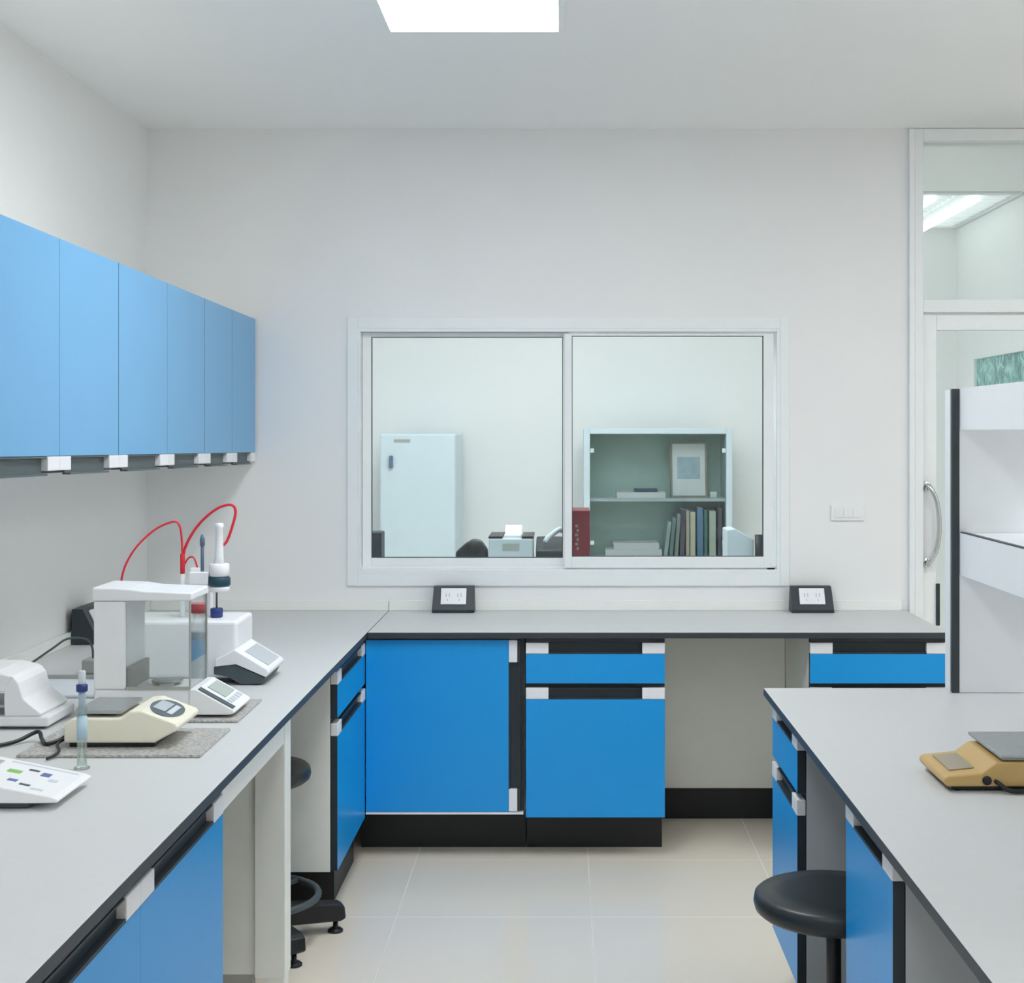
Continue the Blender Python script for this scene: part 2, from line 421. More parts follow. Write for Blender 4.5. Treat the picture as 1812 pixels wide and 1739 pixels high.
def handle(parent, mp, u0, u1, z0, z1, fix=None, capw=0.084, caph=None, m='dark'):
    """dark recessed profile with a white cap at each end"""
    a = MB(); c = capw
    lbox(a, mp, u0+c, u1-c, 0.016, 0.022, z0, z1)
    lbox(a, mp, u0+c, u1-c, 0.0, 0.016, z0, z0+0.005)
    lbox(a, mp, u0+c, u1-c, 0.002, 0.016, z1-0.004, z1)
    if fix: a.xf(fix)
    obj('handle', a, m, parent)
    ca = (z1-z0) if caph is None else caph
    for s0, s1 in ((u0, u0+c), (u1-c, u1)):
        a = MB(); lbox(a, mp, s0, s1, -0.0015, 0.022, z1-ca, z1)
        if fix: a.xf(fix)
        obj('end_cap', a, 'cap', parent, 0.002)['label'] = 'white end cap'

Z_D0, Z_D1 = 0.161, 0.599     # lower door
Z_H0, Z_H1 = 0.600, 0.641     # handle of lower door
Z_R0, Z_R1 = 0.658, 0.767     # drawer front
Z_T0, Z_T1 = 0.768, 0.809     # handle of drawer / full door
def base_cabinet(label, orient, x0, y0, w, depth, fronts, loc=None, plinth_rec=0.16, plinth_end=(0.0, 0.0), top=TOP-0.0225, group=None, shell='carcass'):
    mp = mapper(orient, x0, y0)
    cx, cy = mp(w/2, depth/2)
    t = thing('base_cabinet', label, 'cabinet', (cx, cy, 0), group)
    a = MB()
    fs = lbox(a, mp, 0.0, w, 0.0232, depth, Z_D0-0.003, top, 0)
    fs[FRONT[orient]].material_index = 1
    obj('body', a, [shell, 'dark'], t, 0.0008)
    a = MB(); lbox(a, mp, 0.004, w-0.004, 0.004, 0.0228, Z_T1+0.001, top); obj('shade_strip', a, 'edge', t)  # dark strip standing in for the shade under the worktop
    a = MB(); lbox(a, mp, plinth_end[0], w-plinth_end[1], plinth_rec, depth, 0.0, Z_D0-0.0035); obj('plinth', a, 'plinth', t)
    if fronts == 'drawer':
        q = front_panel('drawer', t, mp, orient, 0.001, w-0.001, Z_R0, Z_R1); handle(q, mp, 0.001, w-0.001, Z_T0, Z_T1)
        q = front_panel('door', t, mp, orient, 0.001, w-0.001, Z_D0, Z_D1); handle(q, mp, 0.001, w-0.001, Z_H0, Z_H1)
    else:
        for u0, u1 in fronts:
            q = front_panel('door', t, mp, orient, u0, u1, Z_D0, Z_R1); handle(q, mp, u0, u1, Z_T0, Z_T1)
    return t

FY = 5.45                                # front plane of the back run
XF = -0.738                              # front plane of the left run
XIF = 0.603                              # front plane of the island
bx0, bx1 = PX(930, FY), PX(1177, FY)
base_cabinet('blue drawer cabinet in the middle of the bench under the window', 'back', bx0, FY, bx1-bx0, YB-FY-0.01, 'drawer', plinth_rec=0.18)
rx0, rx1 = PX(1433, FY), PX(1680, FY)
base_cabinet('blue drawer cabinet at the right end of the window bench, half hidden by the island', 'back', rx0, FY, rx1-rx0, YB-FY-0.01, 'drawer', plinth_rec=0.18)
# corner cabinet with a vertical handle
kx0 = XF+0.002
mp = mapper('back', kx0, FY)
kw = PX(928, FY)-kx0
t = thing('base_cabinet', 'wide blue corner cabinet whose door has an upright black handle', 'cabinet', (kx0+kw/2, FY+0.3, 0))
a = MB(); fs = lbox(a, mp, 0, kw, 0.0232, YB-FY-0.01, 0.172, TOP-0.0225); fs[2].material_index = 1
obj('body', a, ['carcass', 'dark'], t, 0.0008)
a = MB(); lbox(a, mp, 0.001, kw-0.004, 0.0, 0.0228, 0.172, 0.1805); obj('bottom_rail', a, 'cap', t)['label'] = 'thin white bottom rail'
a = MB(); lbox(a, mp, 0, kw-0.004, 0.004, 0.0228, 0.8205, TOP-0.0225); obj('shade_strip', a, 'edge', t)  # shade under the worktop, built as a dark strip
a = MB(); lbox(a, mp, -0.04, kw, 0.18, YB-FY-0.01, 0, 0.1715); obj('plinth', a, 'plinth', t)
dw = PX(900, FY)-kx0
q = front_panel('door', t, mp, 'back', 0.001, dw, 0.182, 0.819)
hw = PX(921, FY)-kx0
a = MB(); lbox(a, mp, dw+0.0005, hw, 0.016, 0.022, 0.266, 0.736); lbox(a, mp, dw+0.0005, dw+0.005, 0.0, 0.016, 0.266, 0.736); lbox(a, mp, hw-0.004, hw, 0.002, 0.016, 0.266, 0.736)
obj('handle', a, 'dark', q)
for z0, z1 in ((0.183, 0.266), (0.736, 0.819)):
    a = MB(); lbox(a, mp, dw+0.0005, hw-0.012, -0.0015, 0.022, z0, z1); lbox(a, mp, hw-0.012, hw, 0.004, 0.022, z0, z1, 1)
    obj('end_cap', a, ['cap', 'dark'], q, 0.002)['label'] = 'white end cap'
# left run
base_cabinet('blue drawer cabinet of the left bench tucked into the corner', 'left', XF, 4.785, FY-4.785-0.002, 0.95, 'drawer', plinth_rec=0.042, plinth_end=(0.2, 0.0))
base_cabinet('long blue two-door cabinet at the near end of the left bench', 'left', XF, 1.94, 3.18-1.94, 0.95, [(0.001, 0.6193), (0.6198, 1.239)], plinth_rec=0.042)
# support panel of the left bench
t = thing('bench_support', 'white upright support panel between the two knee spaces of the left bench', 'support panel', (-1.2, 3.93, 0))
a = MB(); a.box(XL+0.03, -0.822, 3.905, 3.955, 0.15, TOP-0.0225); obj('side_panel', a, 'carcass', t, 0.001)
a = MB(); a.box(-0.820, XF, 3.89, 3.97, 0.145, TOP-0.0225); obj('post', a, 'carcass', t, 0.003)
a = MB(); a.box(-0.79, -0.742, 3.90, 3.96, 0.0, 0.1445); obj('foot', a, 'carcass', t, 0.002)
a = MB(); a.box(XL+0.05, -0.83, 3.91, 3.95, 0.0, 0.149); obj('plinth', a, 'grey', t)
# apron under the near knee space
a = MB(); a.box(XF-0.022, XF-0.002, 3.184, 3.886, 0.768, TOP-0.0225); obj('apron', a, 'carcass', t, 0.002)
# back panels of the knee spaces
for y0, y1, lb in ((3.19, 3.88, 'white back panel of the near knee space under the left bench'), (3.98, 4.775, 'white back panel of the left knee space holding the stool')):
    t = thing('knee_panel', lb, 'back panel', (XL+0.04, (y0+y1)/2, 0))
    a = MB(); a.box(XL+0.02, XL+0.04, y0, y1, 0.12, TOP-0.0225); obj('panel', a, 'carcass', t)
    a = MB(); a.box(XL+0.02, XL+0.045, y0, y1, 0.0, 0.119); obj('plinth', a, 'plinth', t)
t = thing('knee_panel', 'pale back panel with black plinth in the knee space under the window', 'back panel', ((bx1+rx0)/2, 6.06, 0))
a = MB(); a.box(bx1+0.002, rx0-0.002, 6.05, 6.09, 0.124, TOP-0.0225); obj('panel', a, 'carcass', t)
a = MB(); a.box(bx1+0.002, rx0-0.002, 6.045, 6.09, 0.0, 0.1235); obj('plinth', a, 'plinth', t)
# island
base_cabinet('blue drawer cabinet at the far end of the island bench', 'isl', XIF, 3.796, 4.249-3.796, 0.55, 'drawer', shell='shadecarcass')
base_cabinet('blue single-door cabinet of the island bench beside the right stool', 'isl', XIF, 2.694, 3.142-2.694, 0.55, [(0.001, 0.447)], shell='shadecarcass')
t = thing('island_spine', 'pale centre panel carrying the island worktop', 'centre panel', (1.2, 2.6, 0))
a = MB(); a.box(1.16, 1.20, 1.1, 4.245, 0.0, TOP-0.0225); obj('panel', a, 'shadecarcass', t)

# ------------------------------------------------------------------ wall cabinets
ys = [6.10, 5.67, 5.237, 4.744, 4.227, 3.73, 3.23]
WXF = -1.281
labs = ['light blue wall cabinet in the corner, farthest of the row over the left bench',
        'light blue wall cabinet in the middle of the row over the left bench',
        'light blue wall cabinet nearest the viewer, cut by the left edge of the photo']
for k in range(3):
    ya, yb_, yc = ys[2*k], ys[2*k+1], ys[2*k+2]
    mp = mapper('left', WXF, yc)
    w_ = ya-yc-0.002
    t = thing('wall_cabinet', labs[k], 'cabinet', (WXF-0.2, (ya+yc)/2, 1.47), 'wall cabinets over the left bench')
    a = MB(); fs = lbox(a, mp, 0, w_, 0.0232, -XL+WXF-0.002, 1.462, 2.059); fs[3].material_index = 1
    a.xf(shear_fn); obj('body', a, ['carcass', 'dark'], t, 0.0008)
    for u0, u1 in ((0.001, yb_-yc-0.001), (yb_-yc+0.001, w_-0.001)):
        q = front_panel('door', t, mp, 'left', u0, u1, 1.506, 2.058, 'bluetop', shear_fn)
        handle(q, mp, u0, u1, 1.457, 1.505, shear_fn, caph=0.036, m='darkgrey')

# ------------------------------------------------------------------ reagent shelf on the island
t = thing('reagent_shelf', 'white two-tier reagent shelf standing on the far end of the island', 'shelf', (1.28, 3.3, TOP))
SX0, SX1, SY = 1.103, 1.46, 4.175
z0 = TOP+0.001
a = MB(); a.box(SX0+0.021, SX1, SY, SY+0.018, z0, 1.712); obj('end_panel', a, 'shelf', t)
a = MB(); a.box(SX0, SX0+0.021, SY+0.0195, 4.257-0.005, z0, 1.712); a.box(SX0+0.0215, SX1, SY+0.0185, 4.257-0.005, z0, 1.712); obj('upright', a, 'shelf', t)
a = MB(); a.box(SX0, SX0+0.0205, SY-0.001, SY+0.019, z0, 1.714); obj('edge_strip', a, 'edge', t)['label'] = 'dark upright edge strip'
for zl, zh in ((PZ(1017, SY), PZ(942, SY)), (PZ(760, SY), PZ(688, SY))):
    a = MB(); a.box(SX0+0.022, SX0+0.036, 1.9, SY-0.002, zl, zh-0.001); a.box(SX0+0.0365, SX1, 1.9, SY-0.002, zl+0.03, zh-0.002)
    s = obj('shelf_board', a, 'shelf', t)
    a = MB(); a.box(SX0+0.0225, SX0+0.0365, 1.9, SY-0.002, zh-0.0008, zh+0.0022); obj('edge_band', a, 'edge' if zl < 1.3 else 'shelf', s)
a = MB(); a.box(SX0+0.021, SX1, 1.88, 1.898, z0, 1.712); obj('end_panel', a, 'shelf', t)

# ------------------------------------------------------------------ stools
def make_stool(label, x, y, rot):
    t = thing('lab_stool', label, 'stool', (x, y, 0), 'black lab stools')
    H = 0.549
    a = MB(); a.lathe([(0, H-0.052), (0.12, H-0.052), (0.165, H-0.050), (0.177, H-0.040), (0.181, H-0.025), (0.178, H-0.008), (0.170, H-0.001), (0.12, H), (0, H)], (x, y, 0), 48); obj('seat', a, 'vinyl', t)
    a = MB(); a.box(x-0.09, x+0.09, y-0.015, y+0.015, H-0.062, H-0.0525); a.box(x-0.015, x+0.015, y-0.09, y+0.09, H-0.062, H-0.0525); obj('seat_bracket', a, 'black', t)
    a = MB(); a.cyl(0.024, 0.09, 0.32, (x, y, 0), 24); a.cyl(0.017, 0.318, H-0.06, (x, y, 0), 24); obj('column', a, 'black', t)
    a = MB(); a.tube([(x+0.203*math.cos(i*PI/12), y+0.203*math.sin(i*PI/12), 0.143) for i in range(24)], 0.011, 10, closed=True, smooth=2)
    for i in range(3):
        an = rot+0.6+i*2*PI/3; a.tube([(x+0.02*math.cos(an), y+0.02*math.sin(an), 0.143), (x+0.2*math.cos(an), y+0.2*math.sin(an), 0.143)], 0.008, 8, smooth=0)
    obj('foot_ring', a, 'slate', t)
    a = MB(); a.cyl(0.045, 0.035, 0.125, (x, y, 0), 24); obj('base_hub', a, 'black', t)
    for i in range(5):
        an = rot+i*2*PI/5
        R = Matrix.Rotation(an, 3, 'Z')
        a = MB()
        a.prism([(0.03, 0.045), (0.275, 0.038), (0.292, 0.046), (0.287, 0.085), (0.27, 0.095), (0.03, 0.118)], -0.026, 0.026, 'y')
        a.xf(lambda p: R @ p + Vector((x, y, 0)))
        lg = obj('base_leg', a, 'black', t, 0.006)
        a = MB(); fx, fy = x+0.262*math.cos(an), y+0.262*math.sin(an)
        a.lathe([(0, 0), (0.024, 0), (0.025, 0.006), (0.018, 0.012), (0.008, 0.016), (0.008, 0.045), (0, 0.045)], (fx, fy, 0), 20); obj('glide', a, 'black', lg)
    return t
make_stool('black round lab stool with ring and star base under the left bench', -0.972, 4.585, math.radians(21.5))
make_stool('black round lab stool standing at the island bench on the right', 0.612, 3.335, math.radians(40))

# ------------------------------------------------------------------ sockets
def desk_socket(label, fn, slots):
    """fn maps local (u along, d out from wall, z) to world"""
    t = thing('desk_socket', label, 'socket', fn(0, 0.05, 0), 'black desk sockets')
    w2, dp, h = 0.083, 0.085, 0.104
    a = MB()
    prof = [(-0.0, 0.0), (dp, 0.0), (dp, 0.012), (0.035, h), (0.0, h)]
    A = [a.bm.verts.new(fn(-w2-(0.004 if p[1] < 0.05 else 0), p[0], p[1]+0.001)) for p in prof]; B = [a.bm.verts.new(fn(w2+(0.004 if p[1] < 0.05 else 0), p[0], p[1]+0.001)) for p in prof]
    fs = [a.bm.faces.new(A), a.bm.faces.new(B[::-1])]
    for i in range(5): fs.append(a.bm.faces.new((A[i], B[i], B[(i+1) % 5], A[(i+1) % 5])))
    bmesh.ops.recalc_face_normals(a.bm, faces=fs)
    obj('housing', a, 'dark', t, 0.002)
    # sloping plate: point along slope s (0 bottom .. 1 top), lifted e
    n = Vector((h-0.012, dp-0.035)).normalized()
    def sl(u, s, e): return fn(u, dp+(0.035-dp)*s+n.x*e, 0.013+(h-0.012)*s+n.y*e)
    def slab(mb, u0, u1, s0, s1, e0, e1):
        v = [mb.bm.verts.new(sl(u, s, e)) for e in (e0, e1) for (u, s) in ((u0, s0), (u1, s0), (u1, s1), (u0, s1))]
        f = [mb.bm.faces.new([v[i] for i in q]) for q in ((0,1,2,3),(4,5,6,7),(0,1,5,4),(1,2,6,5),(2,3,7,6),(3,0,4,7))]
        bmesh.ops.recalc_face_normals(mb.bm, faces=f)
    a = MB(); slab(a, -0.052, 0.052, 0.22, 0.90, 0.0003, 0.005); pl = obj('face_plate', a, 'cap', t, 0.0015)
    for u in slots:
        a = MB()
        for du, sa, sb in ((-0.008, 0.52, 0.68), (0.005, 0.52, 0.68), (-0.0015, 0.36, 0.44)): slab(a, u+du, u+du+0.003, sa, sb, 0.0051, 0.0054)
        obj('socket_slot', a, 'grey', pl)
    return t
desk_socket('black desk socket with white face on the worktop below the left window pane', lambda u, d_, z: Vector((PX(803, 6.04)+u, YB-0.022-d_, TOP+z)), (-0.024, 0.024))
desk_socket('black desk socket with white face on the worktop right of the window', lambda u, d_, z: Vector((PX(1436, 6.04)+u, YB-0.022-d_, TOP+z)), (-0.024, 0.024))
desk_socket('black desk socket against the left wall behind the white analytical balance', lambda u, d_, z: Vector((XL+0.022+d_*1.1, 5.22+u*1.3, TOP+z*1.18)), (-0.024, 0.024))
t = thing('wall_switch', 'white switch plate on the wall between window and door', 'switch', (PX(1499, YB), YB-0.005, PZ(907, YB)))
sx0, sx1, sz0, sz1 = PX(1470, YB), PX(1529, YB), PZ(921, YB), PZ(893, YB)
a = MB(); a.box(sx0, sx1, YB-0.009, YB-0.0005, sz0, sz1); pl = obj('switch_plate', a, 'wall', t, 0.003)
for i in range(3):
    a = MB(); u = sx0+0.016+i*0.037; a.box(u, u+0.03, YB-0.0125, YB-0.0092, sz0+0.014, sz1-0.014); obj('rocker', a, 'wall', t, 0.001)

# ------------------------------------------------------------------ left bench equipment
Z0 = TOP+0.0008
a = MB(); a.box(-1.248, -0.829, 3.345, 3.648, Z0, Z0+0.006)
tag(obj('granite_slab', a, 'granite', None, 0.001), 'speckled grey slab under the cream top-loading balance', 'slab', 'slabs under the balances')
a = MB(); a.box(-1.245, -0.832, 3.745, 4.045, Z0, Z0+0.006)
tag(obj('granite_slab', a, 'granite', None, 0.001), 'speckled grey slab under the white analytical balance', 'slab', 'slabs under the balances')
ZS = Z0+0.0068

# white analytical balance with a glass draught shield
t = thing('analytical_balance', 'tall white analytical balance with glass draught shield on the left bench', 'balance', (-1.03, 3.87, ZS))
a = MB(); a.box(-1.210, -0.965, 3.782, 3.962, ZS+0.010, 0.928); obj('base', a, 'white', t, 0.006, segs=3)
for fx in (-1.18, -1.0):
    for fy in (3.81, 3.93):
        a = MB(); a.cyl(0.012, ZS, ZS+0.0098, (fx, fy, 0), 16); obj('foot', a, 'black', t)
a = MB(); a.box(-1.211, -1.128, 3.78, 3.96, 0.9285, 1.156); obj('column', a, 'white', t, 0.006, segs=3)
a = MB(); a.prism([(-1.214, 1.157), (-0.958, 1.157), (-0.958, 1.178), (-1.08, 1.183), (-1.12, 1.189), (-1.214, 1.192)], 3.778, 3.962, 'y'); obj('top_cover', a, 'white', t, 0.005, segs=3)
a = MB()
gz0, gz1_ = 0.9285, 1.1565
a.box(-1.127, -0.962, 3.782, 3.785, gz0, gz1_); a.box(-1.127, -0.962, 3.957, 3.96, gz0, gz1_); a.box(-0.965, -0.962, 3.786, 3.956, gz0, gz1_)
obj('draught_shield', a, 'clear', t)
for q in ((-0.9655, -0.961, 3.7805, 3.787, gz0, gz1_), (-0.9655, -0.961, 3.955, 3.961, gz0, gz1_), (-1.127, -0.966, 3.779, 3.7815, gz0, gz0+0.008)):
    a = MB(); a.box(*q); obj('shield_rail', a, 'grey', t)
a = MB(); a.cyl(0.04, 0.936, 0.940, (-1.045, 3.87, 0), 32); a.cyl(0.006, 0.9285, 0.937, (-1.045, 3.87, 0), 12); obj('weighing_pan', a, 'steel', t)
a = MB(); a.box(-1.126, -1.116, 3.787, 3.955, 0.93, 0.985); a.box(-1.05, -1.02, 3.80, 3.94, 0.9287, 0.9355); obj('chamber_plate', a, 'grey', t)
a = MB(); a.prism([(-0.9645, ZS+0.006), (-0.862, ZS+0.006), (-0.847, 0.868), (-0.850, 0.877), (-0.945, 0.930), (-0.9645, 0.930)], 3.779, 3.972, 'y')
con = obj('display_console', a, 'white', t, 0.004, segs=3)
def on_slope(mb, p0, p1, s0, s1, y0, y1, e0=0.0005, e1=0.0025, mi=0):
    p0, p1 = Vector((p0[0], 0, p0[1])), Vector((p1[0], 0, p1[1])); dv = p1-p0
    n = Vector((-dv.z, 0, dv.x)).normalized()
    if n.z < 0: n = -n
    v = []
    for e in (e0, e1):
        for s, y in ((s0, y0), (s1, y0), (s1, y1), (s0, y1)):
            p = p0+dv*s+n*e; v.append(mb.bm.verts.new((p.x, y, p.z)))
    f = [mb.bm.faces.new([v[i] for i in q]) for q in ((0,1,2,3),(4,5,6,7),(0,1,5,4),(1,2,6,5),(2,3,7,6),(3,0,4,7))]
    for q in f: q.material_index = mi
    bmesh.ops.recalc_face_normals(mb.bm, faces=f)
SA, SB = (-0.945, 0.930), (-0.850, 0.877)
a = MB(); on_slope(a, SA, SB, 0.02, 0.97, 3.782, 3.812); obj('dark_strip', a, 'slate', con, 0.0008)
a = MB(); on_slope(a, SA, SB, 0.12, 0.62, 3.845, 3.95); obj('display', a, 'lcd', con, 0.0008)
for i in range(5):
    a = MB(); on_slope(a, SA, SB, 0.70, 0.84, 3.83+i*0.026, 3.85+i*0.026); obj('key', a, 'key', con)

# titrator with burette and red tubing
t = thing('titrator', 'white titrator with red tubing and dark-ringed burette behind the analytical balance', 'titrator', (-1.1, 4.45, TOP))
a = MB(); a.box(-1.34, -0.965, 4.34, 4.56, Z0+0.012, 1.034); body = obj('body', a, 'white', t, 0.012, segs=3)
a = MB(); a.box(-1.33, -0.98, 4.35, 4.59, Z0, Z0+0.0115); obj('underside', a, 'slate', t)
SA, SB = (-0.9645, 0.955), (-0.868, 0.897)
a = MB(); a.prism([(-1.02, 0.925), (-0.975, 0.948), (-0.9635, 0.955), (-0.868, 0.897), (-0.863, 0.889), (-0.872, 0.874), (-0.96, 0.912), (-1.02, 0.905)], 4.295, 4.335, 'y')
a.prism([(-0.9643, 0.955), (-0.868, 0.897), (-0.863, 0.889), (-0.872, 0.874), (-0.9643, 0.914)], 4.335, 4.53, 'y')
con = obj('display_console', a, 'white', t, 0.003)
a = MB(); a.prism([(-1.025, 0.904), (-0.962, 0.910), (-0.875, 0.872), (-0.885, Z0+0.003), (-0.945, Z0+0.001), (-0.985, 0.875), (-1.025, 0.882)], 4.30, 4.334, 'y')
a.prism([(-0.9643, 0.911), (-0.875, 0.872), (-0.885, Z0+0.003), (-0.945, Z0+0.001), (-0.9643, 0.866)], 4.334, 4.525, 'y'); obj('console_foot', a, 'slate', t, 0.002)
a = MB(); on_slope(a, SA, SB, 0.22, 0.93, 4.345, 4.505); obj('display', a, 'lcdg', con, 0.0008)
bx, by = PX(388, 4.42), 4.42
a = MB(); a.cyl(0.0185, 1.0345, 1.062, (bx-0.008, by, 0), 24); obj('burette_foot', a, 'navy', t)
a = MB(); a.cyl(0.003, 1.062, 1.112, (bx-0.008, by, 0), 12); obj('burette_stem', a, 'slate', t)
a = MB(); a.cyl(0.031, 1.112, 1.128, (bx, by, 0), 32); a.cyl(0.030, 1.1565, 1.196, (bx, by, 0), 32); obj('burette_head', a, 'white', t)
a = MB(); a.cyl(0.0335, 1.1285, 1.156, (bx, by, 0), 32); obj('burette_ring', a, 'teal', t)['label'] = 'dark teal ring'
a = MB(); a.lathe([(0, 1.196), (0.016, 1.196), (0.013, 1.215), (0.011, 1.30), (0.013, 1.305), (0.013, 1.316), (0, 1.318)], (bx, by, 0), 24); obj('burette_plunger', a, 'white', t)
a = MB(); a.box(PX(338, 4.42), bx-0.028, by-0.028, by+0.028, 1.135, 1.172); a.box(PX(338, 4.42), PX(338, 4.42)+0.03, by-0.015, by+0.015, 1.1700, 1.184); a.box(-1.10, -1.075, 4.47, 4.50, 1.0343, 1.137); a.box(-1.10, -1.075, by+0.02, 4.50, 1.136, 1.15)
obj('burette_arm', a, 'white', t, 0.003)
a = MB(); a.tube([(PX(358, 4.42), 4.42, 1.172), (PX(358, 4.42), 4.42, 1.265)], 0.005, 12, smooth=0); a.lathe([(0, 1.245), (0.0075, 1.25), (0.0075, 1.27), (0.003, 1.283), (0, 1.284)], (PX(358, 4.42), 4.42, 0), 16); obj('electrode', a, 'rod', t)
def tp(px, py, Y): return (PX(px, Y), Y, PZ(py, Y))
a = MB(); a.tube([tp(214, 1083, 4.40), tp(216, 1020, 4.40), tp(236, 975, 4.41), tp(270, 940, 4.42), tp(302, 924, 4.42), tp(317, 928, 4.42), tp(322, 960, 4.42), tp(322, 1012, 4.42)], 0.0032, 10); obj('tube', a, 'red', t)
a = MB(); a.tube([tp(323, 1012, 4.43), tp(323, 1000, 4.43), tp(328, 968, 4.43), tp(350, 930, 4.43), tp(382, 901, 4.43), tp(408, 893, 4.43), tp(417, 905, 4.43), tp(410, 935, 4.43), tp(401, 958, 4.43), tp(393, 966, 4.425)], 0.0042, 10); obj('tube', a, 'red', t)
a = MB(); a.tube([tp(325, 1012, 4.44), tp(326, 1000, 4.44), tp(334, 987, 4.43), tp(343, 987, 4.42), tp(350, 1006, 4.42)], 0.0026, 10); obj('tube', a, 'red', t)
a = MB(); a.cyl(0.0072, PZ(1015, 4.43), PZ(980, 4.43), (PX(323, 4.43), 4.43, 0), 16); obj('tube_joint', a, 'red', t)
a = MB(); a.cyl(0.008, 1.0343, PZ(1015, 4.43), (PX(323, 4.43), 4.43, 0), 16); obj('tube_post', a, 'white', t)

# bottle with a red cap
bxr, byr = PX(351, 4.18), 4.18
t = thing('reagent_bottle', 'slim clear bottle with red cap standing between balance and titrator', 'bottle', (bxr, byr, TOP))
a = MB(); a.lathe([(0, Z0), (0.024, Z0), (0.027, Z0+0.004), (0.027, 1.03), (0.02, 1.05), (0.015, 1.058), (0.015, 1.075), (0, 1.075)], (bxr, byr, 0), 28); obj('glass_body', a, 'clear', t)
a = MB(); a.lathe([(0, Z0+0.003), (0.024, Z0+0.004), (0.0255, Z0+0.008), (0.0255, 1.024), (0, 1.024)], (bxr, byr, 0), 28); obj('liquid', a, 'liquid', t)
a = MB(); a.cyl(0.0225, 1.076, 1.106, (bxr, byr, 0), 24); obj('cap', a, 'redcap', t)

# cream top-loading balance
t = thing('top_loading_balance', 'cream top-loading balance with dark keypad on its grey slab', 'balance', (-1.03, 3.52, ZS))
a = MB(); a.prism([(-1.165, ZS+0.010), (-0.955, ZS+0.010), (-0.903, 0.896), (-0.897, 0.905), (-0.905, 0.914), (-0.985, 0.944), (-1.012, 0.942), (-1.03, 0.926), (-1.145, 0.926), (-1.165, 0.912)], 3.42, 3.62, 'y')
body = obj('body', a, 'cream', t, 0.006, segs=3)
a = MB(); a.box(-1.155, -0.955, 3.43, 3.61, ZS, ZS+0.0095); obj('underside', a, 'black', t, 0.002)
SA, SB = (-0.985, 0.944), (-0.905, 0.914)
a = MB()
pts = []
p0, p1 = Vector((SA[0], 0, SA[1])), Vector((SB[0], 0, SB[1])); dv = p1-p0; n = Vector((-dv.z, 0, dv.x)).normalized()
if n.z < 0: n = -n
for e in (0.0004, 0.002):
    for i in range(28):
        an = 2*PI*i/28; ss = 0.46+0.45*math.cos(an); yy = 3.515+0.078*math.sin(an)
        p = p0+dv*ss+n*e; pts.append(a.bm.verts.new((p.x, yy, p.z)))
fs = [a.bm.faces.new(pts[:28]), a.bm.faces.new(pts[28:])]+[a.bm.faces.new((pts[i], pts[(i+1) % 28], pts[28+(i+1) % 28], pts[28+i])) for i in range(28)]
bmesh.ops.recalc_face_normals(a.bm, faces=fs)
kp = obj('keypad', a, 'lcdd', body)
kp['label'] = 'dark oval keypad'
a = MB(); on_slope(a, SA, SB, 0.14, 0.5, 3.475, 3.565, 0.0022, 0.003); obj('display', a, 'lcdg', body)
a = MB(); on_slope(a, SA, SB, 0.56, 0.72, 3.47, 3.56, 0.0022, 0.0032); obj('keys', a, 'key', body)
a = MB(); a.box(-1.142, -1.034, 3.432, 3.605, 0.934, 0.942); a.cyl(0.02, 0.9262, 0.9338, (-1.088, 3.52, 0), 20); obj('weighing_pan', a, 'steel', t, 0.003)
a = MB(); a.tube([(-1.166, 3.47, 0.884), (-1.185, 3.468, 0.868), (-1.21, 3.44, 0.862), (-1.24, 3.49, 0.863), (-1.265, 3.53, 0.872), (-1.30, 3.485, 0.858), (-1.34, 3.44, 0.8565), (-1.38, 3.44, 0.8565), (-1.45, 3.50, 0.8565), (-1.58, 3.60, 0.8565)], 0.0048, 8)
a.tube([(-1.166, 3.455, 0.875), (-1.172, 3.40, 0.870), (-1.155, 3.36, 0.8625), (-1.16, 3.33, 0.8570), (-1.165, 3.31, 0.8562)], 0.0035, 8)
obj('power_cord', a, 'black', t)

# white moisture analyser behind it, cut by the frame
t = thing('moisture_analyser', 'white moisture analyser with hood over a grey pan, at the left photo edge', 'analyser', (-1.45, 3.78, TOP))
y0, y1 = 3.662, 3.86
a = MB(); a.box(-1.66, -1.285, y0, y1, Z0+0.006, 0.883); obj('base', a, 'white', t, 0.006, segs=3)
a = MB(); a.box(-1.64, -1.30, y0+0.01, y1-0.01, Z0, Z0+0.0055); obj('underside', a, 'slate', t)
a = MB(); a.prism([(-1.395, 0.8835), (-1.305, 0.8835), (-1.302, 0.890), (-1.348, 0.926), (-1.360, 0.966), (-1.374, 0.983), (-1.3958, 0.952), (-1.3965, 0.92)], y0, y1, 'y'); obj('arm', a, 'white', t, 0.005, segs=3)
a = MB(); a.prism([(-1.66, 0.944), (-1.3965, 0.944), (-1.373, 0.9835), (-1.42, 0.994), (-1.66, 1.000)], y0, y1, 'y'); obj('hood', a, 'white', t, 0.006, segs=3)
a = MB(); a.box(-1.62, -1.40, y0+0.012, y1-0.02, 0.902, 0.910); a.cyl(0.03, 0.8834, 0.9018, (-1.5, 3.76, 0), 20); obj('weighing_pan', a, 'steel', t, 0.002)

